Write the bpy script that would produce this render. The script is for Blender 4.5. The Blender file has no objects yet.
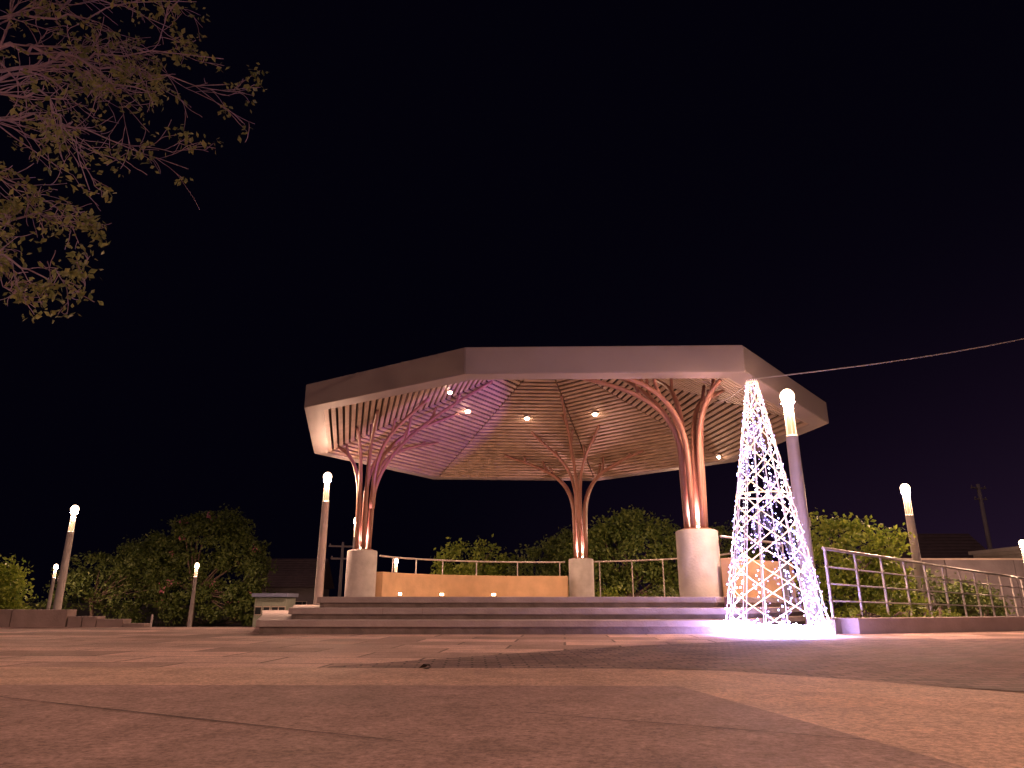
import bpy, bmesh, math, random
from mathutils import Vector, Matrix, Quaternion
import numpy as np

C = bpy.context.scene.collection
R = math.radians

# ------------------------------------------------------------------ camera, sky, exposure
cam_d = bpy.data.cameras.new("camera")
cam = bpy.data.objects.new("camera", cam_d); C.objects.link(cam)
cam.location = (0, 0, .44)
cam.rotation_euler = (R(90) + math.atan(218 / 710), 0, 0)
cam_d.sensor_width = 36; cam_d.lens = 36 * 710 / 1024
cam_d.clip_start = .05; cam_d.clip_end = 3000
scn = bpy.context.scene
scn.camera = cam
scn.view_settings.view_transform = 'Standard'
scn.view_settings.look = 'None'
scn.view_settings.exposure = .38
scn.view_settings.gamma = 1
scn.cycles.use_denoising = True
scn.cycles.max_bounces = 6
scn.cycles.sample_clamp_indirect = 4
w = bpy.data.worlds.new("World"); scn.world = w; w.use_nodes = True
nt = w.node_tree
bg = nt.nodes['Background']
tc = nt.nodes.new('ShaderNodeTexCoord')
sx = nt.nodes.new('ShaderNodeSeparateXYZ'); nt.links.new(tc.outputs['Generated'], sx.inputs[0])
def wmath(op, a, b=None):
    n = nt.nodes.new('ShaderNodeMath'); n.operation = op
    for i, v in enumerate((a, b)):
        if v is None: continue
        if isinstance(v, (int, float)): n.inputs[i].default_value = v
        else: nt.links.new(v, n.inputs[i])
    return n.outputs[0]
up = wmath('SUBTRACT', 1, wmath('MAXIMUM', sx.outputs['Z'], 0))
low = wmath('POWER', up, 5)                       # town glow low in the night sky, stronger to the east
east = wmath('POWER', wmath('MAXIMUM', wmath('ADD', wmath('MULTIPLY', sx.outputs['X'], .95), .16), 0), 1.6)
fac = wmath('MULTIPLY', low, east)
mx = nt.nodes.new('ShaderNodeMix'); mx.data_type = 'RGBA'
nt.links.new(fac, mx.inputs['Factor'])
mx.inputs['A'].default_value = (.0007, .0005, .0022, 1)
mx.inputs['B'].default_value = (.022, .010, .027, 1)
nt.links.new(mx.outputs['Result'], bg.inputs['Color'])
bg.inputs['Strength'].default_value = 1

LAMP_P = 1.0     # overall multiplier of the park lamps
LAMP_COL = (1.0, .55, .36)
# faint broad night light from the town behind the viewpoint
sun_d = bpy.data.lights.new("sun", 'SUN'); sun_d.energy = .30; sun_d.angle = R(35); sun_d.color = (1.0, .62, .60)
sun = bpy.data.objects.new("sun", sun_d); C.objects.link(sun); sun.rotation_euler = (R(30), 0, R(-22))

# ------------------------------------------------------------------ helpers
def mat(name, col, rough=.6, metal=0, noise=0, nscale=8, bump=0, bscale=60, emit=None, estr=0, spec=.5, trans=0, coords='Object', detail=6):
    m = bpy.data.materials.new(name); m.use_nodes = True
    t = m.node_tree; b = t.nodes['Principled BSDF']
    b.inputs['Base Color'].default_value = (*col, 1)
    b.inputs['Roughness'].default_value = rough
    b.inputs['Metallic'].default_value = metal
    b.inputs['Specular IOR Level'].default_value = spec
    co = t.nodes.new('ShaderNodeTexCoord')
    if noise:
        n = t.nodes.new('ShaderNodeTexNoise'); n.inputs['Scale'].default_value = nscale; n.inputs['Detail'].default_value = detail
        t.links.new(co.outputs[coords], n.inputs['Vector'])
        r = t.nodes.new('ShaderNodeMapRange')
        r.inputs['From Min'].default_value = .3; r.inputs['From Max'].default_value = .7
        r.inputs['To Min'].default_value = 1 - noise; r.inputs['To Max'].default_value = 1 + noise
        t.links.new(n.outputs['Fac'], r.inputs['Value'])
        v = t.nodes.new('ShaderNodeVectorMath'); v.operation = 'SCALE'
        v.inputs[0].default_value = col
        t.links.new(r.outputs['Result'], v.inputs['Scale'])
        t.links.new(v.outputs[0], b.inputs['Base Color'])
    if bump:
        n2 = t.nodes.new('ShaderNodeTexNoise'); n2.inputs['Scale'].default_value = bscale; n2.inputs['Detail'].default_value = 5
        t.links.new(co.outputs[coords], n2.inputs['Vector'])
        bp = t.nodes.new('ShaderNodeBump'); bp.inputs['Strength'].default_value = bump; bp.inputs['Distance'].default_value = .02
        t.links.new(n2.outputs['Fac'], bp.inputs['Height']); t.links.new(bp.outputs['Normal'], b.inputs['Normal'])
    if emit:
        b.inputs['Emission Color'].default_value = (*emit, 1)
        b.inputs['Emission Strength'].default_value = estr
    return m

class MB:
    """collects geometry, then links it as one mesh object"""
    def __init__(s): s.v = []; s.f = []
    def add(s, vs, fs):
        o = len(s.v); s.v += [tuple(v) for v in vs]; s.f += [tuple(i + o for i in f) for f in fs]
    def box(s, c, size, rz=0):
        hx, hy, hz = [q / 2 for q in size]; ca, sa = math.cos(rz), math.sin(rz)
        vs = []
        for dz in (-hz, hz):
            for dx, dy in ((-hx, -hy), (hx, -hy), (hx, hy), (-hx, hy)):
                vs.append((c[0] + dx * ca - dy * sa, c[1] + dx * sa + dy * ca, c[2] + dz))
        s.add(vs, [(3, 2, 1, 0), (4, 5, 6, 7), (0, 1, 5, 4), (1, 2, 6, 5), (2, 3, 7, 6), (3, 0, 4, 7)])
    def prism(s, poly, z0, z1):
        n = len(poly)
        a = sum(poly[i][0] * poly[(i + 1) % n][1] - poly[(i + 1) % n][0] * poly[i][1] for i in range(n))
        if a < 0: poly = poly[::-1]
        zz0 = z0 if isinstance(z0, (list, tuple)) else [z0] * n
        vs = [(p[0], p[1], zz0[i]) for i, p in enumerate(poly)] + [(p[0], p[1], z1) for p in poly]
        s.add(vs, [tuple(range(n))[::-1], tuple(range(n, 2 * n))] + [(i, (i + 1) % n, (i + 1) % n + n, i + n) for i in range(n)])
    def tube(s, pts, rad, seg=8, cap=True, closed=False):
        pts = [Vector(p) for p in pts]; n = len(pts)
        rads = rad if isinstance(rad, (list, tuple)) else [rad] * n
        prev = None; rings = []
        for i, p in enumerate(pts):
            if closed: t = pts[(i + 1) % n] - pts[i - 1]
            else: t = pts[min(i + 1, n - 1)] - pts[max(i - 1, 0)]
            if t.length < 1e-9: t = Vector((0, 0, 1))
            t.normalize()
            if prev is None:
                a = Vector((0, 0, 1)) if abs(t.z) < .9 else Vector((1, 0, 0))
                u = t.cross(a).normalized()
            else:
                u = prev - t * prev.dot(t)
                u = u.normalized() if u.length > 1e-6 else t.orthogonal().normalized()
            prev = u; v = t.cross(u)
            rings.append([p + (u * math.cos(2 * math.pi * k / seg) + v * math.sin(2 * math.pi * k / seg)) * rads[i] for k in range(seg)])
        vs = [q for r in rings for q in r]; fs = []
        for i in range(n if closed else n - 1):
            j = (i + 1) % n
            for k in range(seg):
                l = (k + 1) % seg
                fs.append((i * seg + k, i * seg + l, j * seg + l, j * seg + k))
        if cap and not closed:
            fs.append(tuple(range(seg))[::-1]); fs.append(tuple(range((n - 1) * seg, n * seg)))
        s.add(vs, fs)
    def lathe(s, c, prof, seg=24):
        n = len(prof); vs = []
        for r, z in prof:
            for k in range(seg):
                a = 2 * math.pi * k / seg
                vs.append((c[0] + r * math.cos(a), c[1] + r * math.sin(a), c[2] + z))
        fs = [(i * seg + k, i * seg + (k + 1) % seg, (i + 1) * seg + (k + 1) % seg, (i + 1) * seg + k) for i in range(n - 1) for k in range(seg)]
        fs.append(tuple(range(seg))[::-1]); fs.append(tuple(range((n - 1) * seg, n * seg)))
        s.add(vs, fs)
    def build(s, name, m, parent=None, smooth=False, bevel=0, auto=False):
        me = bpy.data.meshes.new(name); me.from_pydata(s.v, [], s.f)
        if bevel:
            bm = bmesh.new(); bm.from_mesh(me)
            ed = [e for e in bm.edges if len(e.link_faces) == 2 and e.calc_face_angle(0) > .6]
            bmesh.ops.bevel(bm, geom=ed, offset=bevel, segments=2, affect='EDGES', profile=.6)
            bm.to_mesh(me); bm.free()
        me.materials.append(m)
        if smooth or auto:
            me.polygons.foreach_set('use_smooth', [True] * len(me.polygons))
            if auto:
                me.set_sharp_from_angle(angle=R(35))
        o = bpy.data.objects.new(name, me); C.objects.link(o)
        if parent:
            o.parent = parent
            if parent.get('_loc'): pass
        return o

def tag(o, label=None, cat=None, group=None, kind=None):
    if label: o['label'] = label
    if cat: o['category'] = cat
    if group: o['group'] = group
    if kind: o['kind'] = kind
    return o
def empty(name, loc=(0, 0, 0), rz=0):
    o = bpy.data.objects.new(name, None); C.objects.link(o); o.location = loc; o.rotation_euler.z = rz
    o.empty_display_size = .2
    return o
def copy_tree(o, parent=None):
    c = o.copy(); C.objects.link(c); c.parent = parent
    for ch in list(o.children): copy_tree(ch, c)
    return c
def light(name, kind, loc, power, col, parent=None, radius=.05, target=None, cone=90, blend=.4):
    d = bpy.data.lights.new(name, kind); d.energy = power; d.color = col
    d.shadow_soft_size = radius
    if kind == 'SPOT': d.spot_size = R(cone); d.spot_blend = blend
    o = bpy.data.objects.new(name, d); C.objects.link(o); o.location = loc
    if target: o.rotation_euler = (Vector(target) - Vector(loc)).to_track_quat('-Z', 'Y').to_euler()
    if parent: o.parent = parent
    return o

# ------------------------------------------------------------------ ground
def paving_mat(name, col, bw, bh, var, mortar=.012, mcol=None, rot=0, rough=.55, rough_var=.15, bump=.25, blotch=.25, offs=.5):
    m = bpy.data.materials.new(name); m.use_nodes = True
    t = m.node_tree; b = t.nodes['Principled BSDF']; L = t.links.new
    co = t.nodes.new('ShaderNodeTexCoord')
    mp = t.nodes.new('ShaderNodeMapping'); mp.inputs['Rotation'].default_value[2] = rot
    L(co.outputs['Object'], mp.inputs['Vector'])
    br = t.nodes.new('ShaderNodeTexBrick'); L(mp.outputs[0], br.inputs['Vector'])
    br.inputs['Scale'].default_value = 1
    br.inputs['Brick Width'].default_value = bw; br.inputs['Row Height'].default_value = bh
    br.inputs['Mortar Size'].default_value = mortar; br.inputs['Mortar Smooth'].default_value = .3
    br.offset = offs
    br.inputs['Color1'].default_value = (*[c * (1 - var) for c in col], 1)
    br.inputs['Color2'].default_value = (*[c * (1 + var) for c in col], 1)
    mc = mcol or [c * .35 for c in col]
    br.inputs['Mortar'].default_value = (*mc, 1)
    n = t.nodes.new('ShaderNodeTexNoise'); n.inputs['Scale'].default_value = .9; n.inputs['Detail'].default_value = 7; L(co.outputs['Object'], n.inputs['Vector'])
    n3 = t.nodes.new('ShaderNodeTexNoise'); n3.inputs['Scale'].default_value = 42; n3.inputs['Detail'].default_value = 8; n3.inputs['Roughness'].default_value = .85; L(co.outputs['Object'], n3.inputs['Vector'])
    def rng(src, a, z, lo=.3, hi=.7):
        r = t.nodes.new('ShaderNodeMapRange'); r.inputs['From Min'].default_value = lo; r.inputs['From Max'].default_value = hi
        r.inputs['To Min'].default_value = a; r.inputs['To Max'].default_value = z; L(src, r.inputs['Value']); return r.outputs[0]
    mul = t.nodes.new('ShaderNodeMath'); mul.operation = 'MULTIPLY'
    L(rng(n.outputs['Fac'], 1 - blotch, 1 + blotch), mul.inputs[0]); L(rng(n3.outputs['Fac'], .45, 1.55, .36, .64), mul.inputs[1])
    vo = t.nodes.new('ShaderNodeTexVoronoi'); vo.inputs['Scale'].default_value = 5.5; L(co.outputs['Object'], vo.inputs['Vector'])
    sp = t.nodes.new('ShaderNodeMath'); sp.operation = 'LESS_THAN'; sp.inputs[1].default_value = .035; L(vo.outputs['Distance'], sp.inputs[0])   # chewing gum and grit marks
    n5 = t.nodes.new('ShaderNodeTexNoise'); n5.inputs['Scale'].default_value = 3.5; n5.inputs['Detail'].default_value = 9; n5.inputs['Roughness'].default_value = .7; L(co.outputs['Object'], n5.inputs['Vector'])
    m5 = t.nodes.new('ShaderNodeMath'); m5.operation = 'MULTIPLY'; L(mul.outputs[0], m5.inputs[0]); L(rng(n5.outputs['Fac'], .72, 1.22), m5.inputs[1])
    m6 = t.nodes.new('ShaderNodeMath'); m6.operation = 'MULTIPLY_ADD'; L(sp.outputs[0], m6.inputs[0]); m6.inputs[1].default_value = -.45; m6.inputs[2].default_value = 1
    m7 = t.nodes.new('ShaderNodeMath'); m7.operation = 'MULTIPLY'; L(m5.outputs[0], m7.inputs[0]); L(m6.outputs[0], m7.inputs[1]); mul = m7
    v = t.nodes.new('ShaderNodeVectorMath'); v.operation = 'SCALE'; L(br.outputs['Color'], v.inputs[0]); L(mul.outputs[0], v.inputs['Scale'])
    L(v.outputs[0], b.inputs['Base Color'])
    L(rng(n.outputs['Fac'], rough - rough_var, rough + rough_var), b.inputs['Roughness'])
    b.inputs['Specular IOR Level'].default_value = .35
    ad = t.nodes.new('ShaderNodeMath'); ad.operation = 'SUBTRACT'
    mm = t.nodes.new('ShaderNodeMath'); mm.operation = 'MULTIPLY'; L(n3.outputs['Fac'], mm.inputs[0]); mm.inputs[1].default_value = .35
    L(mm.outputs[0], ad.inputs[0]); L(br.outputs['Fac'], ad.inputs[1])
    bp = t.nodes.new('ShaderNodeBump'); bp.inputs['Strength'].default_value = bump; bp.inputs['Distance'].default_value = .008
    L(ad.outputs[0], bp.inputs['Height']); L(bp.outputs[0], b.inputs['Normal'])
    return m

m_slab = paving_mat('large stone slabs', (.47, .315, .265), 1.15, .62, .42, mortar=.016, rot=R(4), rough=.8, rough_var=.12, blotch=.2)
m_brickpave = paving_mat('small dark pavers', (.26, .17, .15), .20, .10, .28, mortar=.010, rot=R(-3), rough=.85, rough_var=.1, blotch=.22)
m_band = paving_mat('pale granite band', (.56, .375, .29), 2.2, 1.4, .03, mortar=.0, rot=R(8), rough=.78, rough_var=.12, bump=.35, blotch=.12)
m_near = paving_mat('grey concrete paving', (.355, .235, .21), 9, 9, .02, mortar=.0, rot=0, rough=.8, rough_var=.12, bump=.4, blotch=.16)
m_joint = mat('joint filler', (.07, .05, .05), .9)
m_soil = mat('soil', (.05, .04, .03), .95, noise=.4, nscale=2, bump=.6, bscale=20)

def sheet(name, poly, z, m):
    b = MB(); b.add([(x, y, z) for x, y in poly], [tuple(range(len(poly)))])
    o = b.build(name, m); tag(o, kind='structure')
    if o.data.polygons[0].normal.z < 0: o.data.flip_normals()
    return o
# terrain beyond the plaza: lower than the plaza, falling away towards the horizon
b = MB(); xs = [-1500, -300, -80, -40, -20, 0, 20, 40, 80, 300, 1500]; ys = [-1500, -200, -30, 0, 8, 14, 20, 28, 38, 50, 80, 150, 400, 1500]
def tz(x, y): return -.6 if y < 22 else (-.6 - .7 * min(1, (y - 22) / 18))
b.add([(x, y, tz(x, y)) for y in ys for x in xs], [(j * 11 + i, j * 11 + i + 1, j * 11 + i + 12, j * 11 + i + 11) for j in range(13) for i in range(10)])
tag(b.build('terrain', m_soil), kind='structure')
# plaza slab with real edges
plaza = [(-34, -26), (30, -26), (30, 19.5), (8.1, 11.92), (4.99, 10.78), (4.2, 11.2), (4.2, 13.83), (-34, 13.83)]
b = MB(); b.prism(plaza, -.8, 0); tag(b.build('plaza_ground', m_slab), kind='structure')
sheet('paver_field', [(-1.29, 5.26), (1.2, 5.2), (2.6, 3.9), (6, 0), (26, 0), (29, 12.6), (14, 10.6), (6.1, 9.4), (2.93, 8.93), (1.34, 7.92), (0, 6.71), (-1.29, 5.40)], .004, m_brickpave)
band = [(-30, 6.5), (-8, 5.55), (-3.57, 5.31), (0, 5.2), (.8, 5.17), (1.37, 5.02), (1.95, 4.5), (2.53, 3.81), (3.6, 2.3), (4.6, 0), (4.6, -20), (1.6, -20), (1.55, 0), (1.24, 2.19), (.90, 4.12), (.4, 4.14), (-3.5, 4.2), (-30, 5.0)]
sheet('stone_band', band, .008, m_band)
near = [(-30, 4.99), (-3.5, 4.195), (.4, 4.135), (.895, 4.11), (1.235, 2.19), (1.545, 0), (1.595, -20), (-30, -20)]
sheet('near_paving', near, .009, m_near)
b = MB()
def joint(p, q, wdt=.010):
    p, q = Vector((*p, 0)), Vector((*q, 0)); d = (q - p).normalized(); n = Vector((-d.y, d.x, 0)) * wdt / 2
    N = 14; pts = []
    rr = random.Random(int(p.x * 100 + q.y * 37))
    for i in range(N + 1):
        c = p.lerp(q, i / N); wv = rr.uniform(.5, 1.2)
        pts += [(c.x - n.x * wv, c.y - n.y * wv, .0125), (c.x + n.x * wv, c.y + n.y * wv, .0125)]
    b.add(pts, [(2 * i, 2 * i + 2, 2 * i + 3, 2 * i + 1) for i in range(N)])
joint((-3.2, 4.06), (-.35, 2.52)); joint((.05, 3.15), (1.15, 2.55)); joint((-4.6, 3.4), (-1.6, 2.1))
tag(b.build('paving_joints', m_joint), kind='structure')

# dry leaf on the paving
b = MB(); b.add([(-.62, 5.06, .02), (-.585, 5.03, .05), (-.54, 5.05, .028), (-.58, 5.09, .022), (-.55, 5.09, .045)], [(0, 1, 2, 4, 3)])
b.add([(-.60, 5.07, .016), (-.56, 5.035, .016), (-.53, 5.06, .03), (-.56, 5.10, .012)], [(0, 1, 2, 3)])
lf = b.build('dry_leaf', mat('dry leaf', (.05, .03, .02), .9))
tag(lf, 'dark curled dead leaf lying on the pale stone band', 'leaf')
b = MB()
for pts in ([(2.98, 10.05, .012), (3.03, 10.0, .04), (3.10, 10.03, .02), (3.16, 10.0, .035), (3.2, 10.04, .012)],):
    b.tube(pts, [.008, .016, .014, .016, .008], 5)
tw = b.build('dry_twig', bpy.data.materials['dry leaf'])
tag(tw, 'short dark twig on the paving at the foot of the lit cone tree', 'twig')

# ------------------------------------------------------------------ stepped platform
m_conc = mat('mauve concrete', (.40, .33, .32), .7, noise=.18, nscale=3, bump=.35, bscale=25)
m_conc_d = mat('shaded riser and joint concrete', (.26, .21, .20), .85, noise=.25, nscale=5, bump=.4, bscale=30)  # step concrete with recess shade put into its colour; also fills the joints
m_tile = mat('platform floor', (.42, .35, .30), .5, noise=.1, nscale=2)
plat = empty('stepped_platform', (0, 12, 0)); tag(plat, 'low mauve concrete platform with three wide steps under the pavilion', 'platform')
def stp(x0, y0, z0, z1, x1, back=26):
    # front edge bows out a little; left side runs back and outwards
    q = -x0 / y0 * .975
    poly = [(x0, y0 + .05), (x0 + .08, y0), (-1.2, y0 - .10), (1.2, y0 - .12), (x1, y0 - .02), (x1 + 2.9, y0 + 3.4 + (11.9 - y0) * .6), (7.2, 20), (5.2, 25), (.5, back), (-q * 24, 24), (-q * 18, 18), (-q * 15, 15)]
    return poly
def shrink(poly, d):
    cx, cy = 1.0, 18.5
    out = []
    for x, y in poly:
        l = math.hypot(x - cx, y - cy); out.append((x - (x - cx) / l * d, y - (y - cy) / l * d))
    return out
specs = [(-3.71, 10.80, 0, .19, 3.15), (-3.41, 11.32, .19, .355, 3.35), (-3.13, 11.86, .355, .52, 3.25)]
m_white_plat = mat('white paint', (.78, .74, .70), .6, noise=.05, nscale=2, bump=.1, bscale=30)
for i, (x0, y0, z0, z1, x1) in enumerate(specs):
    poly = stp(x0, y0, z0, z1, x1)
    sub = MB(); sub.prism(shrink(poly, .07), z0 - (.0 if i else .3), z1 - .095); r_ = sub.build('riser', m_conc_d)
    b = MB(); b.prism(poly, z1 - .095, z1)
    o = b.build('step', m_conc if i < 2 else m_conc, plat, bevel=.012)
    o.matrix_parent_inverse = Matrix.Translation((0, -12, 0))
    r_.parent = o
    for x in ((-2.3, 1.1), (-1.95, -1.35, 2.1), (-.6, 1.8))[i]:
        yy = y0 - .10 + max(0, abs(x) - 1.2) * .045
        b = MB(); b.box((x, yy + .003, z1 - .05), (.007, .012, .08)); b.build('step_joint', m_conc_d, o)
# dark ribbed block closing the right end of the upper step
b = MB()
for k in range(7): b.box((3.42 + k * .035, 11.86 + k * .045, .44), (.03, .05, .15), R(50))
o = b.build('end_grille', mat('brown metal', (.16, .07, .06), .6), plat); o.matrix_parent_inverse = Matrix.Translation((0, -12, 0))

# ------------------------------------------------------------------ pavilion
CX, CY = .95, 18.9
V = [(-4.65, 15.34), (-.90, 12.88), (4.40, 12.75), (7.73, 16.83), (6.93, 21.81), (3.06, 25.43), (-2.79, 25.11), (-5.80, 20.49)]
def inset(V, d):
    n = len(V); out = []
    L_ = []
    for i in range(n):
        a = Vector(V[i]); b_ = Vector(V[(i + 1) % n]); t = (b_ - a).normalized(); nn = Vector((-t.y, t.x))
        if nn.dot(Vector((CX, CY)) - a) < 0: nn = -nn
        L_.append((a + nn * d, t))
    for i in range(n):
        (a, t), (c, u) = L_[i - 1], L_[i]
        det = t.x * -u.y + u.x * t.y
        s_ = ((c.x - a.x) * -u.y + u.x * (c.y - a.y)) / det
        out.append((a.x + t.x * s_, a.y + t.y * s_))
    return out
ZB, ZT, ZC, ZA = 4.60, 5.14, 4.62, 7.10
I1 = inset(V, .42)
def ceil_z(x, y):
    for i in range(8):
        a = Vector(I1[i]) - Vector((CX, CY)); b_ = Vector(I1[(i + 1) % 8]) - Vector((CX, CY)); p = Vector((x - CX, y - CY))
        det = a.x * b_.y - b_.x * a.y
        u = (p.x * b_.y - b_.x * p.y) / det; v = (a.x * p.y - p.x * a.y) / det
        if u >= -1e-6 and v >= -1e-6: return ZA - (u + v) * (ZA - ZC)
    return ZC
m_fascia = mat('cream painted fascia', (.29, .24, .235), .6, noise=.06, nscale=1.2, bump=.08, bscale=14)
m_soffit = mat('soffit board', (.66, .57, .50), .6, noise=.05, nscale=2)
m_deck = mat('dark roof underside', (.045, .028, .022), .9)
m_roof = mat('roof sheet', (.3, .28, .27), .6)
m_slat = mat('pale timber slats', (.42, .31, .235), .5, noise=.16, nscale=3, bump=.12, bscale=18)
m_pipe = mat('terracotta painted steel', (.31, .155, .115), .42, noise=.08, nscale=4, bump=.06, bscale=8)
m_white = mat('white concrete', (.52, .495, .49), .65, noise=.13, nscale=4.5, bump=.25, bscale=22)
m_downlight = mat('downlight lens', (.9, .8, .7), .3, emit=(1, .62, .42), estr=45)
m_metal = mat('brushed steel', (.55, .50, .48), .3, metal=.9)
m_black = mat('black metal', (.02, .02, .02), .5)

pav = empty('pavilion', (CX, CY, .52))
tag(pav, 'octagonal park pavilion with slatted ceiling on three branching red steel columns', 'pavilion')
PI_ = Matrix.Translation((-CX, -CY, -.52))
def padd(o, p=None):
    o.parent = p or pav
    if p is None: o.matrix_parent_inverse = PI_
    return o
# roof body
b = MB(); n = 8
rings = [[(x, y, ZB) for x, y in I1], [(x, y, ZB) for x, y in V], [(x, y, ZT) for x, y in V], [(x, y, ZT) for x, y in inset(V, .10)], [(x, y, ZT - .05) for x, y in inset(V, .16)]]
vs = [p for r_ in rings for p in r_]
fs = [(k * 8 + i, k * 8 + (i + 1) % 8, (k + 1) * 8 + (i + 1) % 8, (k + 1) * 8 + i) for k in range(4) for i in range(8)]
# inner face back down to the soffit
vs += [(x, y, ZB + .32) for x, y in I1]; fs += [(i, (i + 1) % 8, 40 + (i + 1) % 8, 40 + i) for i in range(8)]
b.add(vs, fs)
fas = padd(b.build('fascia', m_fascia))
bm = bmesh.new(); bm.from_mesh(fas.data); bmesh.ops.recalc_face_normals(bm, faces=bm.faces)
ed = [e for e in bm.edges if len(e.link_faces) == 2 and e.calc_face_angle(0) > .5]
bmesh.ops.bevel(bm, geom=ed, offset=.015, segments=2, affect='EDGES'); bm.to_mesh(fas.data); bm.free()
b = MB(); vi = [(x, y, ZT - .06) for x, y in inset(V, .155)] + [(CX, CY, 7.34)] + [(x, y, ZB + .33) for x, y in inset(V, .37)] + [(CX, CY, 7.27)]
b.add(vi, [(i, (i + 1) % 8, 8) for i in range(8)])
padd(b.build('roof_cover', m_roof))
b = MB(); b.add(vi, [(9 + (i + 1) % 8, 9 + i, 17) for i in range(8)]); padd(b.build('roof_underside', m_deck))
# slats: one panel per side of the octagon
rs = random.Random(4)
N = 38
for i in range(8):
    a = Vector((*I1[i], ZC)); c = Vector((*I1[(i + 1) % 8], ZC)); A = Vector((CX, CY, ZA))
    b = MB()
    nrm = (c - a).cross(A - a).normalized()
    if nrm.z < 0: nrm = -nrm
    for k in range(N - 1):
        t0 = (k + .02) / N; t1 = (k + .60) / N
        q = []
        for t, flip in ((t0, 0), (t1, 0)):
            l = a.lerp(A, t); r_ = c.lerp(A, t); d = (r_ - l)
            if d.length < .15: continue
            d.normalize(); q += [l + d * .022, r_ - d * .022]
        if len(q) < 4: continue
        j = rs.uniform(-.004, .004)
        lo = [q[0] + nrm * j, q[1] + nrm * j, q[3] + nrm * j, q[2] + nrm * j]; hi = [p + nrm * .05 for p in lo]
        b.add(lo + hi, [(0, 1, 2, 3), (7, 6, 5, 4), (0, 4, 5, 1), (1, 5, 6, 2), (2, 6, 7, 3), (3, 7, 4, 0)])
    o = b.build('slat_panel', m_slat)
    bm = bmesh.new(); bm.from_mesh(o.data); bmesh.ops.recalc_face_normals(bm, faces=bm.faces); bm.to_mesh(o.data); bm.free()
    padd(o)
b = MB()
for i in range(8):
    a = Vector((*I1[i], ZC + .075)); A = Vector((CX, CY, ZA + .075)); b.tube([a, A], .035, 4)
padd(b.build('hip_beam', mat('hip steel', (.12, .06, .045), .6)))
# downlights in the ceiling
for x, y, s_ in ((.47, 21.53, 1), (-1.32, 20.54, 1), (2.53, 20.98, 1), (-1.69, 18.57, .7), (3.1, 17.2, 1), (.3, 16.2, 1), (6.3, 21.35, .6)):
    z = ceil_z(x, y) - .03
    b = MB(); b.lathe((x, y, z), [(.05, -.03), (.085, -.03), (.09, .03), (.05, .04)], 16); rim = padd(b.build('downlight', m_metal, smooth=False))
    b = MB(); b.lathe((x, y, z), [(.001, -.095), (.05 * s_, -.085), (.078 * s_, -.055), (.085 * s_, -.02), (.001, -.015)], 16); l_ = b.build('lens', m_downlight); l_.parent = rim
    light('downlight_beam', 'SPOT', (x, y, z - .12), 175 * s_, (1, .60, .36), None, .04, (x, y, 0), 120, .8).parent = rim
    for ch in rim.children: ch.matrix_parent_inverse = Matrix.Identity(4)

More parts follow.
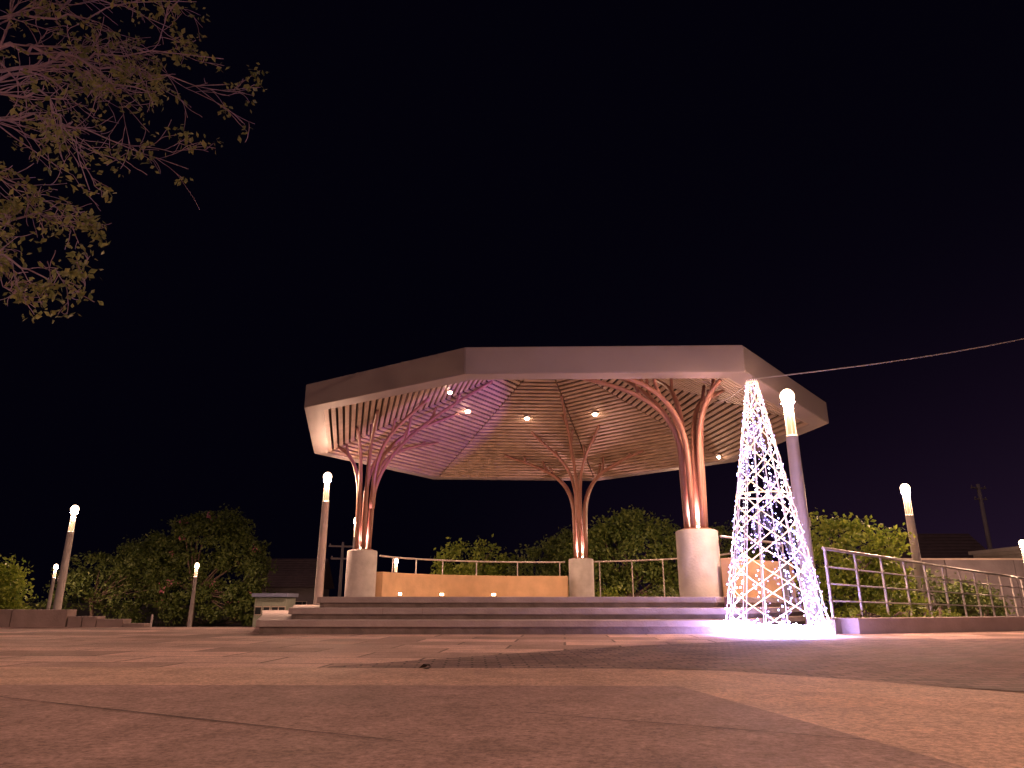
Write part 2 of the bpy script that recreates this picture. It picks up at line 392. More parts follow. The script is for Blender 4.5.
# branching columns
def bez(p0, p1, p2, p3, n=14):
    return [p0 * (1 - t) ** 3 + p1 * 3 * t * (1 - t) ** 2 + p2 * 3 * t * t * (1 - t) + p3 * t ** 3 for t in [i / n for i in range(n + 1)]]
COLS = [(-4.13, 20.1), (2.28, 24.15), (3.67, 14.36)]
uplights = []
for ci, (x, y) in enumerate(COLS):
    u = Vector((CX - x, CY - y, 0)).normalized(); v = Vector((-u.y, u.x, 0)); P = Vector((x, y, 0))
    col = MB(); rr = .41
    col.lathe((x, y, .52), [(rr, 0), (rr, 1.24), (rr - .015, 1.27), (rr - .04, 1.28), (.001, 1.28)], 40)
    pl = padd(col.build('plinth', m_white, auto=True))
    b = MB(); b.lathe((x, y, 1.80), [(.30, 0), (.30, .02), (.28, .03), (.001, .03)], 32); padd(b.build('base_plate', m_pipe, auto=True), pl)
    #          (end along u, end along v), base angle, bend height, secondary twigs
    br = [((3.65, .1), 0, 3.0, (.45, .62, .8)), ((1.3, 2.3), 62, 3.25, (.52, .78)), ((1.25, -2.3), -62, 3.2, (.55, .8)),
          ((.35, 1.45), 118, 3.1, (.6,)), ((.3, -1.45), -118, 3.15, (.6,)), ((2.35, 1.05), 30, 3.5, (.5, .75)), ((2.2, -1.15), -30, 3.4, (.55,)), ((-.88, -.1), 180, 2.9, (.55,))]
    for (eu, ev), ang, zb, tw_ in br:
        d = u * math.cos(R(ang)) + v * math.sin(R(ang))
        p0 = P + d * .18; p0.z = 1.82
        if abs(ang) == 30: p0 = P + u * .20 + v * math.copysign(.04, ang); p0.z = 2.95
        e = P + u * eu + v * ev
        e.z = ceil_z(e.x, e.y) - .02
        hz = Vector((e.x - p0.x, e.y - p0.y, 0)); ln = hz.length
        q0 = p0.copy(); q0.z = zb; q0 += d * .03
        q1 = q0 + Vector((0, 0, min(1.6, (e.z - zb) * .72)))
        slope = (ceil_z(e.x, e.y) - ceil_z(e.x - hz.x * .5, e.y - hz.y * .5)) * .8
        q2 = e - hz * .50; q2.z = min(e.z - max(slope, 0) - .22, ceil_z(q2.x, q2.y) - .3)
        cur = bez(q0, q1, q2, e, 18)
        pts = [p0, p0.lerp(q0, .5)] + cur
        rad = [.062 - .020 * (i / (len(pts) - 1)) for i in range(len(pts))]
        b = MB(); b.tube(pts, rad, 14); pipe = padd(b.build('branch_pipe', m_pipe, smooth=True))
        for k, t in enumerate(tw_):
            s0 = cur[int(t * 18)]; off = (v if k % 2 else -v) * .10 + hz.normalized() * .22
            s1 = s0 + off; s1.z = ceil_z(s1.x, s1.y) - .02
            if s1.z - s0.z < .12: continue
            mid = s0 + off * .75 + Vector((0, 0, (s1.z - s0.z) * .4))
            b = MB(); b.tube(bez(s0, mid, mid + Vector((0, 0, .1)), s1, 6), .038, 10); padd(b.build('twig_pipe', m_pipe, smooth=True), pipe)
    for k, (ox, oy) in enumerate(((.0, .0),)):
        b = MB(); b.lathe((x, y, 1.83), [(.075, 0), (.075, .05), (.001, .05)], 16)
        ul = padd(b.build('uplight', mat('uplight lens', (1, .9, .8), .3, emit=(1, .72, .55), estr=30) if ci == 0 else bpy.data.materials['uplight lens']), pl)
        light('uplight_beam', 'SPOT', (x, y, 1.93), 185, (1, .50, .50), pl, .04, (x, y, 9), 120, .7)
# assumed violet fixture, unseen behind the front column, added to tint the rear-left ceiling
fx = Vector((3.74, 14.80, 2.75))
b = MB(); b.box(fx, (.16, .14, .12), R(25)); b.tube([fx, (3.72, 14.52, 2.72)], .018, 6); fl = padd(b.build('assumed_floodlight', m_black))
light('assumed_floodlight_beam', 'SPOT', fx + Vector((-.13, .10, .06)), 1500, (.50, .16, .9), fl, .05, (-2.6, 20.8, 5.5), 34, .35)

# ------------------------------------------------------------------ bench walls, rails
m_bench = mat('apricot rendered wall', (.66, .44, .26), .7, noise=.12, nscale=2.5, bump=.2, bscale=18)
m_cap = mat('wall capping', (.45, .36, .30), .7)
m_steplight = mat('recessed light', (1, .9, .8), .3, emit=(1, .66, .36), estr=22)
m_rail = mat('stainless rail', (.60, .55, .53), .35, metal=.35)
def arc(r, a0, a1, n):
    return [(CX + r * math.cos(R(a0 + (a1 - a0) * i / n)), CY + r * math.sin(R(a0 + (a1 - a0) * i / n))) for i in range(n + 1)]
def ribbon_wall(name, inner, outer, z0, z1, m, label, lights=()):
    b = MB(); b.prism(inner + outer[::-1], z0, z1); o = b.build(name, m, bevel=.015); tag(o, label, 'wall')
    for (lx, ly, lz, nx, ny) in lights:
        a = math.atan2(ny, nx)
        q = MB(); q.box((lx + nx * .012, ly + ny * .012, lz), (.03, .16, .09), a); f_ = q.build('light_frame', m_metal, o)
        q = MB(); q.box((lx + nx * .031, ly + ny * .031, lz), (.01, .12, .06), a); e_ = q.build('recessed_light', m_steplight, f_)
        light('recessed_glow', 'SPOT', (lx + nx * .06, ly + ny * .06, lz), 30, (1, .52, .2), f_, .03, (lx + nx, ly + ny, lz - .5), 150, .6)
    return o
inn, out = arc(4.72, 163, 80, 40), arc(5.02, 163, 80, 40)
lts = []
for a in (152, 131, 109): lts.append((CX + 4.72 * math.cos(R(a)), CY + 4.72 * math.sin(R(a)), .66, -math.cos(R(a)), -math.sin(R(a))))
ribbon_wall('bench_wall', inn, out, .52, 1.24, m_bench, 'long curved apricot bench wall with small recessed lights, between the left and middle columns', lts)
inn = [(3.98, 13.95), (5.75, 15.7), (6.1, 17.2)]; outr = [(4.15, 13.75), (5.98, 15.58), (6.38, 17.15)]
ribbon_wall('bench_wall', inn, outr, .40, 1.24, m_bench, 'short apricot wall behind the lit cone tree, right of the front column')
def rail(name, pts, z, zb, posts, label, mids=(), r=.024, pr=.018):
    o = empty(name, (pts[0][0], pts[0][1], zb)); tag(o, label, 'railing')
    inv = Matrix.Translation(-Vector(o.location))
    b = MB(); b.tube([(x, y, z) for x, y in pts], r, 8); q = b.build('top_rail', m_rail, o, smooth=True); q.matrix_parent_inverse = inv
    for mz in mids:
        b = MB(); b.tube([(x, y, mz) for x, y in pts], r * .6, 6); q = b.build('mid_rail', m_rail, o, smooth=True); q.matrix_parent_inverse = inv
    for x, y in posts:
        b = MB(); b.tube([(x, y, zb), (x, y, z - .01)], pr, 8); b.lathe((x, y, zb), [(.05, 0), (.05, .008), (.001, .008)], 12)
        q = b.build('post', m_rail, o); q.matrix_parent_inverse = inv
    return o
P = arc(4.93, 161, 81, 40)
rail('handrail', P, 1.68, 1.24, [P[i] for i in (4, 10, 16, 23, 31, 39)], 'steel handrail on top of the long curved bench wall')
P = arc(4.93, 70, -6, 36)
rail('handrail', P, 1.68, .52, [P[i] for i in (1, 7, 13, 19, 25, 31, 35)], 'steel handrail on posts right of the middle column')
P = [(4.05, 14.05), (5.9, 15.85), (6.3, 17.2)]
rail('handrail', P, 1.66, 1.24, [(5.9, 15.85)], 'short steel handrail on the wall behind the lit cone tree')
b = MB(); b.box((5.6, 15.05, .62), (.14, .14, 1.2), R(45)); b.box((5.6, 15.05, 1.235), (.17, .17, .03), R(45))
tag(b.build('bollard_post', mat('slate grey post', (.12, .13, .16), .5), bevel=.01), 'slate grey square post in front of the apricot wall, seen through the cone tree', 'post')

# planter kerb wall on the right with its long sloping railing
m_kerb = mat('grey kerb stone', (.30, .24, .23), .75, noise=.15, nscale=3, bump=.3, bscale=22)
kpoly = [(4.62, 11.45), (4.99, 10.78), (8.11, 11.92), (24, 17.5), (23.9, 17.8), (8.0, 12.24), (5.10, 11.18), (4.85, 11.6)]
b = MB(); b.prism(kpoly, -.5, .215); kw = b.build('planter_wall', m_kerb, bevel=.012)
tag(kw, 'low grey kerb wall below the metal railing on the right', 'wall')
def ray(px, py, D, top=True):
    """world point seen at a pixel, at forward ground distance D"""
    f, c_, s_ = 710., math.cos(math.atan(218 / 710)), math.sin(math.atan(218 / 710))
    X = (px - 512) / f; U = (384 - py) / f; dy = c_ - U * s_; dz = s_ + U * c_
    return Vector((X / dy * D, D, .44 + dz / dy * D))
rl = empty('metal_railing', (4.9, 11.05, .2)); tag(rl, 'long steel railing with four bars on the grey kerb wall', 'railing')
inv = Matrix.Translation(-Vector(rl.location))
A0 = Vector((4.95, 11.12, 1.245)); dirv = Vector((.725, .52, 0)).normalized()
A0 = ray(824.5, 548.5, 11.15); A1 = ray(1013.5, 577, 19.6)
def base_at(p): return p.z - 1.03
b = MB(); ext = A1 + (A1 - A0) * .35; b.tube([A0 - (A1 - A0).normalized() * .05, A0, ext], .026, 8); q = b.build('top_rail', m_rail, rl, smooth=True); q.matrix_parent_inverse = inv
for dz in (.27, .52, .77):
    b = MB(); b.tube([A0 - (A1 - A0).normalized() * .06 - Vector((0, 0, dz)), ext - Vector((0, 0, dz))], .014, 6); q = b.build('mid_rail', m_rail, rl, smooth=True); q.matrix_parent_inverse = inv
L_ = (A1 - A0).length
for k in range(16):
    p = A0 + (A1 - A0).normalized() * (L_ * k / 10.3)
    b = MB(); b.box((p.x, p.y, p.z - .515), (.045, .03, 1.02), math.atan2((A1 - A0).y, (A1 - A0).x)); b.lathe((p.x, p.y, p.z - 1.03), [(.06, 0), (.06, .01), (.03, .03), (.001, .03)], 12)
    q = b.build('post', m_rail, rl); q.matrix_parent_inverse = inv
# raised ramp that carries the railing
tr = (A1 - A0).normalized(); nv = Vector((-tr.y, tr.x, 0)).normalized()
e1 = A0 + (A1 - A0) * 1.6
rp = []
for p in (A0 - tr * .25, e1):
    for s_ in (-.12, .12): rp.append((p + nv * s_).xy.to_tuple() + (p.z - 1.035,))
b = MB(); vs = [rp[0], rp[2], rp[3], rp[1]]; vs = [(x, y, -.7) for x, y, z in vs] + vs
b.add(vs, [(3, 2, 1, 0), (4, 5, 6, 7), (0, 1, 5, 4), (1, 2, 6, 5), (2, 3, 7, 6), (3, 0, 4, 7)])
tag(b.build('ramp_kerb', m_kerb), 'narrow sloping kerb that carries the steel railing', 'kerb')

# left stepped planter walls
m_block = mat('brown stone blocks', (.30, .225, .205), .75, noise=.2, nscale=3, bump=.35, bscale=20)
lw = empty('stepped_wall', (-8.2, 13.9, 0)); tag(lw, 'low brown block wall stepping down along the left edge of the plaza', 'wall')
inv = Matrix.Translation((8.2, -13.9, 0))
def blocks(x0, x1, z, wd):
    n = max(1, round((x1 - x0) / wd)); 
    b = MB()
    for k in range(n):
        a = x0 + (x1 - x0) * k / n; c = x0 + (x1 - x0) * (k + 1) / n
        b.box(((a + c) / 2, 13.98, z / 2 - .1), (c - a - .012, .3, z + .2))
    q = b.build('wall_section', m_block, lw, bevel=.008); q.matrix_parent_inverse = inv
blocks(-30, -8.24, .305, 1.02); blocks(-8.22, -7.68, .185, .3); blocks(-7.68, -7.18, .135, .55); blocks(-7.18, -6.78, .06, .42)
b = MB(); b.tube([(-6.72, 13.95, -.1), (-6.72, 13.95, .22)], .02, 8); tag(b.build('marker_post', m_rail), 'thin short grey post at the low end of the brown block wall', 'post')

# ------------------------------------------------------------------ park lamps
m_pole = mat('grey painted pole', (.50, .44, .42), .45, noise=.08, nscale=5, bump=.08, bscale=12)
m_head = mat('lamp head', (1, .9, .8), .3, emit=LAMP_COL, estr=5200 * LAMP_P)
m_tube = mat('glowing diffuser', (.30, .22, .16), .35, emit=(1, .56, .28), estr=.55)
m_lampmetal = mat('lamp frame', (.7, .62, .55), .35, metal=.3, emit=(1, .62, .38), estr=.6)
m_glass_hot = mat('hot lamp glass', (1, .9, .8), .3, emit=(1, .66, .42), estr=9)
def make_lamp():
    o = empty('park_lamp')
    b = MB(); b.lathe((0, 0, 0), [(.135, 0), (.13, .03), (.115, 1.2), (.10, 3.2), (.10, 3.22), (.001, 3.22)], 20); pole = b.build('pole', m_pole, o, auto=True)
    b = MB(); b.box((.112, -.02, 1.75), (.03, .06, .14)); b.build('hatch', m_metal, pole)
    b = MB(); b.lathe((0, 0, 0), [(.062, 3.22), (.062, 3.83), (.001, 3.83)], 16); b.build('diffuser', m_tube, o, auto=True)
    b = MB()
    for k in range(6):
        a = k * math.pi / 3 + .3; b.tube([(.085 * math.cos(a), .085 * math.sin(a), 3.2), (.078 * math.cos(a), .078 * math.sin(a), 3.9)], .009, 6)
    b.tube([(.086 * math.cos(a), .086 * math.sin(a), 3.235) for a in [k * math.pi / 8 for k in range(16)]], .014, 6, closed=True)
    b.build('frame', m_lampmetal, o)
    b = MB(); b.lathe((0, 0, 3.955), [(.001 + .122 * math.sin(math.pi * k / 12), -.138 * math.cos(math.pi * k / 12)) for k in range(13)], 20); b.build('lamp_glass', m_glass_hot, o, smooth=True)
    b = MB()   # downward facing emitter collar under the globe
    vs = [(r_ * math.cos(2 * math.pi * k / 20), r_ * math.sin(2 * math.pi * k / 20), z_) for r_, z_ in ((.066, 3.80), (.112, 3.845)) for k in range(20)]
    b.add(vs, [(k, (k + 1) % 20, 20 + (k + 1) % 20, 20 + k) for k in range(20)])
    b.add([(x, y, z_ + .006) for x, y, z_ in vs], [(20 + k, 20 + (k + 1) % 20, (k + 1) % 20, k) for k in range(20)])
    hd = b.build('lamp_head', m_metal, o); hd.data.materials.append(m_head)
    for f in range(20): hd.data.polygons[f].material_index = 1
    n_ = hd.data.polygons[0].normal
    if n_.z > 0: hd.data.flip_normals()
    return o
lamp0 = make_lamp()
lamps = [((4.90, 12.15, -.02), 'tall park lamp standing right behind the glowing cone tree'),
         ((10.75, 19.4, -.55), 'park lamp rising behind the metal railing, left of the grey boundary wall'),
         ((19.7, 28.0, -1.35), 'park lamp at the far right beside the pale house'),
         ((-14.39, 23.55, -.6), 'taller park lamp behind the brown block wall'),
         ((-30.2, 48.5, -1.25), 'distant small park lamp between the taller lamp and the bright bush on the left'),
         ((-19.75, 45.9, -1.3), 'distant park lamp in front of the flowering tree'),
         ((-5.42, 20.75, 0), 'tall park lamp standing just left of the left pavilion column'),
         ((-6.87, 31.8, -.05), 'park lamp partly hidden behind the left pavilion column'),
         ((-7.6, 48.0, -.9), 'distant park lamp seen through the curved handrail'),
         ((6.95, 28.0, -.6), 'added park lamp, unseen behind the front right column, lighting the trees'),  # extra lamp added out of view to brighten the trees behind the pavilion
         # assumed lamps, out of view behind the viewpoint, added to light the plaza
         ((-8.5, 1.0, 0), 'assumed park lamp on the plaza behind the viewpoint, left'),
         ((6.8, -.2, 0), 'assumed park lamp on the plaza behind the viewpoint, right'),
         ((1.5, -9.0, 0), 'assumed park lamp on the plaza far behind the viewpoint')]
for i, (loc, lab) in enumerate(lamps):
    o = lamp0 if i == 0 else copy_tree(lamp0)
    o.location = loc; o.rotation_euler.z = i * 1.3
    tag(o, lab, 'lamp post', 'park lamps')

# ------------------------------------------------------------------ lit wire cone tree
m_rope = mat('warm rope light', (1, .9, .8), .4, emit=(1, .66, .40), estr=1.15)
m_wire = mat('glowing wire', (1, .9, .9), .4, emit=(.90, .62, .80), estr=.34)
m_led = mat('cool white leds', (1, 1, 1), .4, emit=(.50, .50, 1.0), estr=28)
m_ledw = mat('white leds', (1, 1, 1), .4, emit=(.85, .74, 1.0), estr=26)
m_cable = mat('string cable', (.35, .35, .4), .6)
m_ledb = mat('blue white leds', (1, 1, 1), .4, emit=(.26, .22, 1.0), estr=2.2)
m_ledv = mat('violet white leds', (1, 1, 1), .4, emit=(.62, .36, 1.0), estr=3)
m_ringl = mat('bright base rope', (1, 1, 1), .4, emit=(.50, .40, 1.0), estr=60)
TX, TY, TH, TR, T0 = 3.64, 10.30, 3.66, .70, .075
ct = empty('lit_cone_tree', (TX, TY, 0)); tag(ct, 'tall wire cone Christmas tree wrapped in white and blue string lights', 'christmas tree')
def cone(z, a, k=1): 
    r = (TR + (T0 - TR) * (z / TH)) * k; return Vector((r * math.cos(a), r * math.sin(a), z))
b = MB()
for k in range(14):
    a = 2 * math.pi * k / 14 + .1; b.tube([cone(.02, a), cone(TH, a)], .0065, 5)
b.build('upright_wire', m_wire, ct)
for h in range(8):
    sgn = 1 if h < 4 else -1; ph = (-math.pi / 2) + (h % 4) * math.pi / 2
    b = MB(); pts = []
    for i in range(181):
        t = i / 180; z = .06 + (TH - .1) * t
        # pitch grows towards the base, so the lozenges keep their shape
        turn = 1.72 * (t * .80 + .20 * t * t)
        pts.append(cone(z, ph + sgn * turn * 2 * math.pi * .98, 1.01))
    b.tube(pts, .0088, 6); b.build('rope_light', m_rope, ct)
for z, r_, m_ in ((.03, .022, m_ringl), (.10, .02, m_ringl), (1.92, .012, m_rope), (3.62, .012, m_rope)):
    b = MB(); b.tube([cone(z, 2 * math.pi * k / 40) for k in range(40)], r_, 6, closed=True); b.build('ring', m_, ct)
rs = random.Random(7)
def strand(pts, r0, r1, m, name='string_lights', sag=0):
    """one connected string: thin dark cable that swells into a bulb at every point"""
    P_ = []; Q_ = []; lit = []
    for i, p in enumerate(pts):
        q = pts[min(i + 1, len(pts) - 1)]; o_ = pts[max(i - 1, 0)]
        d = (q - o_); d = d.normalized() if d.length > 1e-6 else Vector((0, 0, 1)); r = rs.uniform(r0, r1)
        lit.append(len(P_)); P_ += [p - d * r, p - d * r * .7, p + d * r * .7, p + d * r]; Q_ += [.0018, r, r, .0018]
    b = MB(); b.tube(P_, Q_, 5, cap=False); o = b.build(name, m_cable, ct); o.data.materials.append(m)
    for k in lit:
        for j in (k, k + 1, k + 2):
            for f in range(j * 5, j * 5 + 5):
                if f < len(o.data.polygons): o.data.polygons[f].material_index = 1
# long strings wound down the upright wires
for s_ in range(12):
    pts = []; a0 = 2 * math.pi * s_ / 12 + rs.uniform(-.12, .12); n_ = 54
    for i in range(n_):
        t = i / n_; z = .06 + (TH - .08) * (1 - (1 - t) ** .95)
        a = a0 + rs.gauss(0, .05) + .10 * math.sin(i * .5 + s_)
        pts.append(cone(min(max(z + rs.gauss(0, .02), .05), TH), a, rs.uniform(.96, 1.07)))
    strand(pts, .0045, .0105, (m_led, m_ledw, m_ledv)[s_ % 3])
# tangled nets of small blue-white leds hanging inside some facets
for c_ in range(13):
    a = c_ * 2.4 + rs.uniform(-.2, .2); zc = (.45, 1.15, 1.25, 2.0, 2.35, .8, 2.75, 1.55, 1.2, 2.2, .6, 2.9, 1.35)[c_]
    pts = [cone(zc + rs.uniform(-.26, .26), a + rs.uniform(-.38, .38), rs.uniform(.8, .98)) for i in range(38)]
    pts.sort(key=lambda p: math.atan2(p.y, p.x) * 2 + p.z)
    strand(pts, .007, .0135, m_ledb if c_ % 3 else m_ledv)
# heap of lights round the foot
for c_ in range(5):
    pts = [cone(abs(rs.gauss(0, .075)) + .025, 2 * math.pi * i / 70, rs.uniform(.93, 1.05)) for i in range(70)]
    strand(pts, .007, .014, m_ringl, 'base_lights')

# guy cable from the front column over the cone tip to the right
cb = MB(); a = Vector((4.05, 13.7, 4.25)); m_ = Vector((TX, TY, TH + .02)); e = Vector((21.5, 16.5, 9.6))
pts = [a.lerp(m_, i / 6) - Vector((0, 0, .08 * math.sin(math.pi * i / 6))) for i in range(6)]
e = ray(1080, 327, 13.0)
pts += [m_.lerp(e, i / 24) - Vector((0, 0, .09 * math.sin(math.pi * i / 24))) for i in range(25)]
cb.tube(pts, .010, 5)
tag(cb.build('guy_cable', mat('pale cable', (.6, .55, .52), .5)), 'pale thin cable strung from the cone tree tip up to the right', 'cable')

# ------------------------------------------------------------------ foliage
def leaf_mat(name, col, col2, rough=.55):
    m = bpy.data.materials.new(name); m.use_nodes = True; t = m.node_tree; b = t.nodes['Principled BSDF']; L = t.links.new
    oi = t.nodes.new('ShaderNodeNewGeometry')
    mx = t.nodes.new('ShaderNodeMix'); mx.data_type = 'RGBA'
    mx.inputs['A'].default_value = (*col, 1); mx.inputs['B'].default_value = (*col2, 1)
    L(oi.outputs['Random Per Island'], mx.inputs['Factor']); L(mx.outputs['Result'], b.inputs['Base Color'])
    b.inputs['Roughness'].default_value = rough
    tr_ = t.nodes.new('ShaderNodeBsdfTranslucent'); L(mx.outputs['Result'], tr_.inputs['Color'])
    ms = t.nodes.new('ShaderNodeMixShader'); ms.inputs[0].default_value = .3
    L(b.outputs[0], ms.inputs[1]); L(tr_.outputs[0], ms.inputs[2]); L(ms.outputs[0], t.nodes['Material Output'].inputs['Surface'])
    return m
m_leaf = leaf_mat('dark green leaves', (.06, .10, .022), (.14, .18, .04))
m_leafb = leaf_mat('fresh green leaves', (.13, .21, .025), (.30, .36, .05))
m_leafy = leaf_mat('olive leaves', (.12, .15, .05), (.26, .27, .10))
m_pink = leaf_mat('pink blossom', (.55, .16, .25), (.75, .35, .40))
m_bark = mat('bark', (.14, .10, .08), .9, noise=.3, nscale=10, bump=.6, bscale=40)
m_barkp = mat('mauve lit bark', (.27, .20, .28), .85, noise=.2, nscale=12, bump=.5, bscale=40)  # purple light on the branches is mixed into this bark colour

def leaves(name, centers, m, per, leaf, spread, rng, parent=None):
    """centers: N x 3 clump centres; folded leaf quads around each"""
    g = np.random.RandomState(rng); cs = np.array(centers, float); n = len(cs) * per
    p = np.repeat(cs, per, 0) + g.normal(size=(n, 3)) * spread * np.array([1, 1, .7])
    d = g.normal(size=(n, 3)); d /= np.linalg.norm(d, axis=1)[:, None]; d[:, 2] -= .35; d /= np.linalg.norm(d, axis=1)[:, None]
    r_ = g.normal(size=(n, 3)); s_ = np.cross(d, r_); s_ /= np.linalg.norm(s_, axis=1)[:, None]
    nn = np.cross(d, s_)
    L_ = leaf * g.uniform(.6, 1.25, (n, 1)); W = L_ * .27
    v = np.stack([p, p + d * L_ * .5 + s_ * W + nn * L_ * .08, p + d * L_, p + d * L_ * .5 - s_ * W + nn * L_ * .08], 1).reshape(-1, 3)
    me = bpy.data.meshes.new(name)
    f = np.arange(4 * n).reshape(-1, 4)
    me.from_pydata(v.tolist(), [], f.tolist()); me.materials.append(m)
    o = bpy.data.objects.new(name, me); C.objects.link(o)
    if parent: o.parent = parent
    return o
def plant(name, loc, lobes, nclump, per, leaf, spread, m, seed, label, cat, trunk_h=None, trunk_r=.12, flowers=0, group=None, stems=3):
    """lobes: (dx,dy,dz,rx,ry,rz) ellipsoids relative to the base"""
    o = empty(name, loc); tag(o, label, cat, group)
    g = np.random.RandomState(seed); cs = []
    vol = np.array([l[3] * l[4] * l[5] for l in lobes]) ** (2 / 3); vol = vol / vol.sum()
    while len(cs) < nclump:
        l = lobes[g.choice(len(lobes), p=vol)]
        q = g.normal(size=3); q /= np.linalg.norm(q); q *= g.uniform(.45, 1.08) ** .6
        c_ = np.array(l[:3]) + q * np.array(l[3:])
        if c_[2] < .1: c_[2] = abs(c_[2]) + .1
        cs.append(c_)
    leaves('crown' if trunk_h else 'foliage', cs, m, per, leaf, spread, seed, o)
    if flowers:
        sel = [c_ for c_ in cs if c_[1] < np.mean([k[1] for k in cs]) ]
        sel = sel[:flowers]; leaves('blossom', sel, m_pink, 18, leaf * .9, spread * .6, seed + 1, o)
    rr = random.Random(seed); b = MB()
    top = trunk_h or .2
    if trunk_h:
        b.tube([(0, 0, -.1), (rr.uniform(-.1, .1), 0, top * .5), (rr.uniform(-.15, .15), 0, top)], [trunk_r, trunk_r * .8, trunk_r * .65], 10)
    for k in range(min(len(cs), 26)):
        c_ = Vector(cs[k * max(1, len(cs) // 26) % len(cs)]); s0 = Vector((rr.uniform(-.06, .06), 0, top * .95 if trunk_h else 0))
        mid = s0.lerp(c_, .5) + Vector((rr.uniform(-.15, .15), rr.uniform(-.15, .15), rr.uniform(0, .25)))
        b.tube([s0, mid, c_], [trunk_r * .45, trunk_r * .25, trunk_r * .08], 6, cap=False)
    b.build('trunk' if trunk_h else 'stem', m_bark, o, smooth=True)
    return o
# trees behind the pavilion
plant('tree', (-2.3, 36.5, -1.2), [(0, 0, 3.3, 1.7, 1.5, 1.3), (1.2, 0, 3.2, 1.2, 1.2, 1.1), (.6, 0, 2.2, 1.6, 1.3, 1.1), (-.9, 0, 2.4, 1.1, 1, 1.2)], 150, 46, .20, .19, m_leafb, 11, 'small leafy green tree behind the left half of the curved handrail', 'tree', 1.5)
plant('tree', (1.6, 35.5, -1.2), [(0, 0, 3.1, 1.5, 1.4, 1.3), (1.3, 0, 3.9, 1.2, 1.2, 1.1), (.8, 0, 2.6, 1.4, 1.2, 1.0)], 150, 46, .20, .19, m_leaf, 12, 'small dark green tree just left of the middle column', 'tree', 1.5)
plant('tree', (5.4, 34.5, -1.2), [(0, 0, 3.6, 2.3, 1.8, 1.6), (2.4, 0, 3.7, 1.3, 1.3, 1.1), (2.9, 0, 2.4, 1.2, 1.1, 1.1), (-1.9, 0, 3.9, 1.0, 1.1, .9), (-1.4, 0, 2.5, 1.5, 1.3, 1.1), (.3, 0, 5.3, .9, .9, .6), (1.6, 0, 5.0, .7, .7, .5), (-.8, 0, 4.9, .7, .7, .5)], 300, 48, .21, .21, leaf_mat('mid green leaves', (.08, .14, .028), (.19, .24, .05)), 13, 'largest dark tree behind the pavilion, right of the middle column', 'tree', 1.8, .16)
plant('tree', (10.2, 34, -1.2), [(0, 0, 3.6, 1.7, 1.4, 1.5), (-.8, 0, 2.6, 1.3, 1.2, 1.1)], 170, 40, .18, .24, m_leaf, 14, 'dark tree partly hidden behind the front right column', 'tree', 1.5)
for k, (x, y, s_, mm, lab) in enumerate([(1.9, 27.6, .8, m_leafb, 'low bush behind the handrail at the middle column'), (3.9, 27.0, .9, m_leafb, 'bright low bush behind the handrail posts'), (5.6, 26.6, .8, m_leaf, 'dark low bush behind the handrail near the front column')]):
    plant('bush', (x, y, -.7), [(0, 0, 1.1, .9 * s_, .7, .6), (.5, 0, .7, .7, .6, .6), (-.5, 0, .8, .6, .6, .7)], 55, 34, .15, .16, mm, 20 + k, lab, 'bush')
# right-hand greenery behind the railing
plant('tree', (8.3, 17.9, -.6), [(0, 0, 2.1, 1.15, .9, 1.0), (-.6, 0, 2.55, .6, .6, .5), (.7, 0, 2.5, .55, .5, .5), (-.5, 0, 1.2, .9, .7, .8), (.8, 0, 1.3, .7, .7, .9)], 150, 40, .14, .13, m_leafb, 31, 'bushy yellow green tree behind the start of the metal railing', 'tree', 1.0, .07)
plant('shrub', (10.9, 19.9, -.6), [(0, 0, 1.1, 1.1, .7, .7), (1.3, 0, 1.05, .8, .6, .5), (-.8, 0, .9, .8, .6, .7)], 150, 34, .12, .16, m_leaf, 32, 'dark hedge shrub behind the lamp post at the metal railing', 'shrub')
plant('shrub', (13.2, 21.2, -.9), [(0, 0, 1.1, .7, .6, .6), (.6, 0, .8, .5, .5, .5)], 60, 34, .12, .15, m_leaf, 33, 'green shrub in front of the grey boundary wall', 'shrub')
for k, (x, y) in enumerate([(5.7, 12.1), (6.5, 12.5), (7.3, 12.75)]):
    plant('ground_shrub', (x, y, -.08), [(0, 0, .22, .38, .25, .16), (.25, 0, .18, .25, .2, .12)], 26, 26, .07, .06, m_leafb, 40 + k, ['low leafy plant nearest the cone tree, inside the kerb wall', 'middle one of three low leafy plants inside the kerb wall', 'right one of three low leafy plants inside the kerb wall'][k], 'plant')
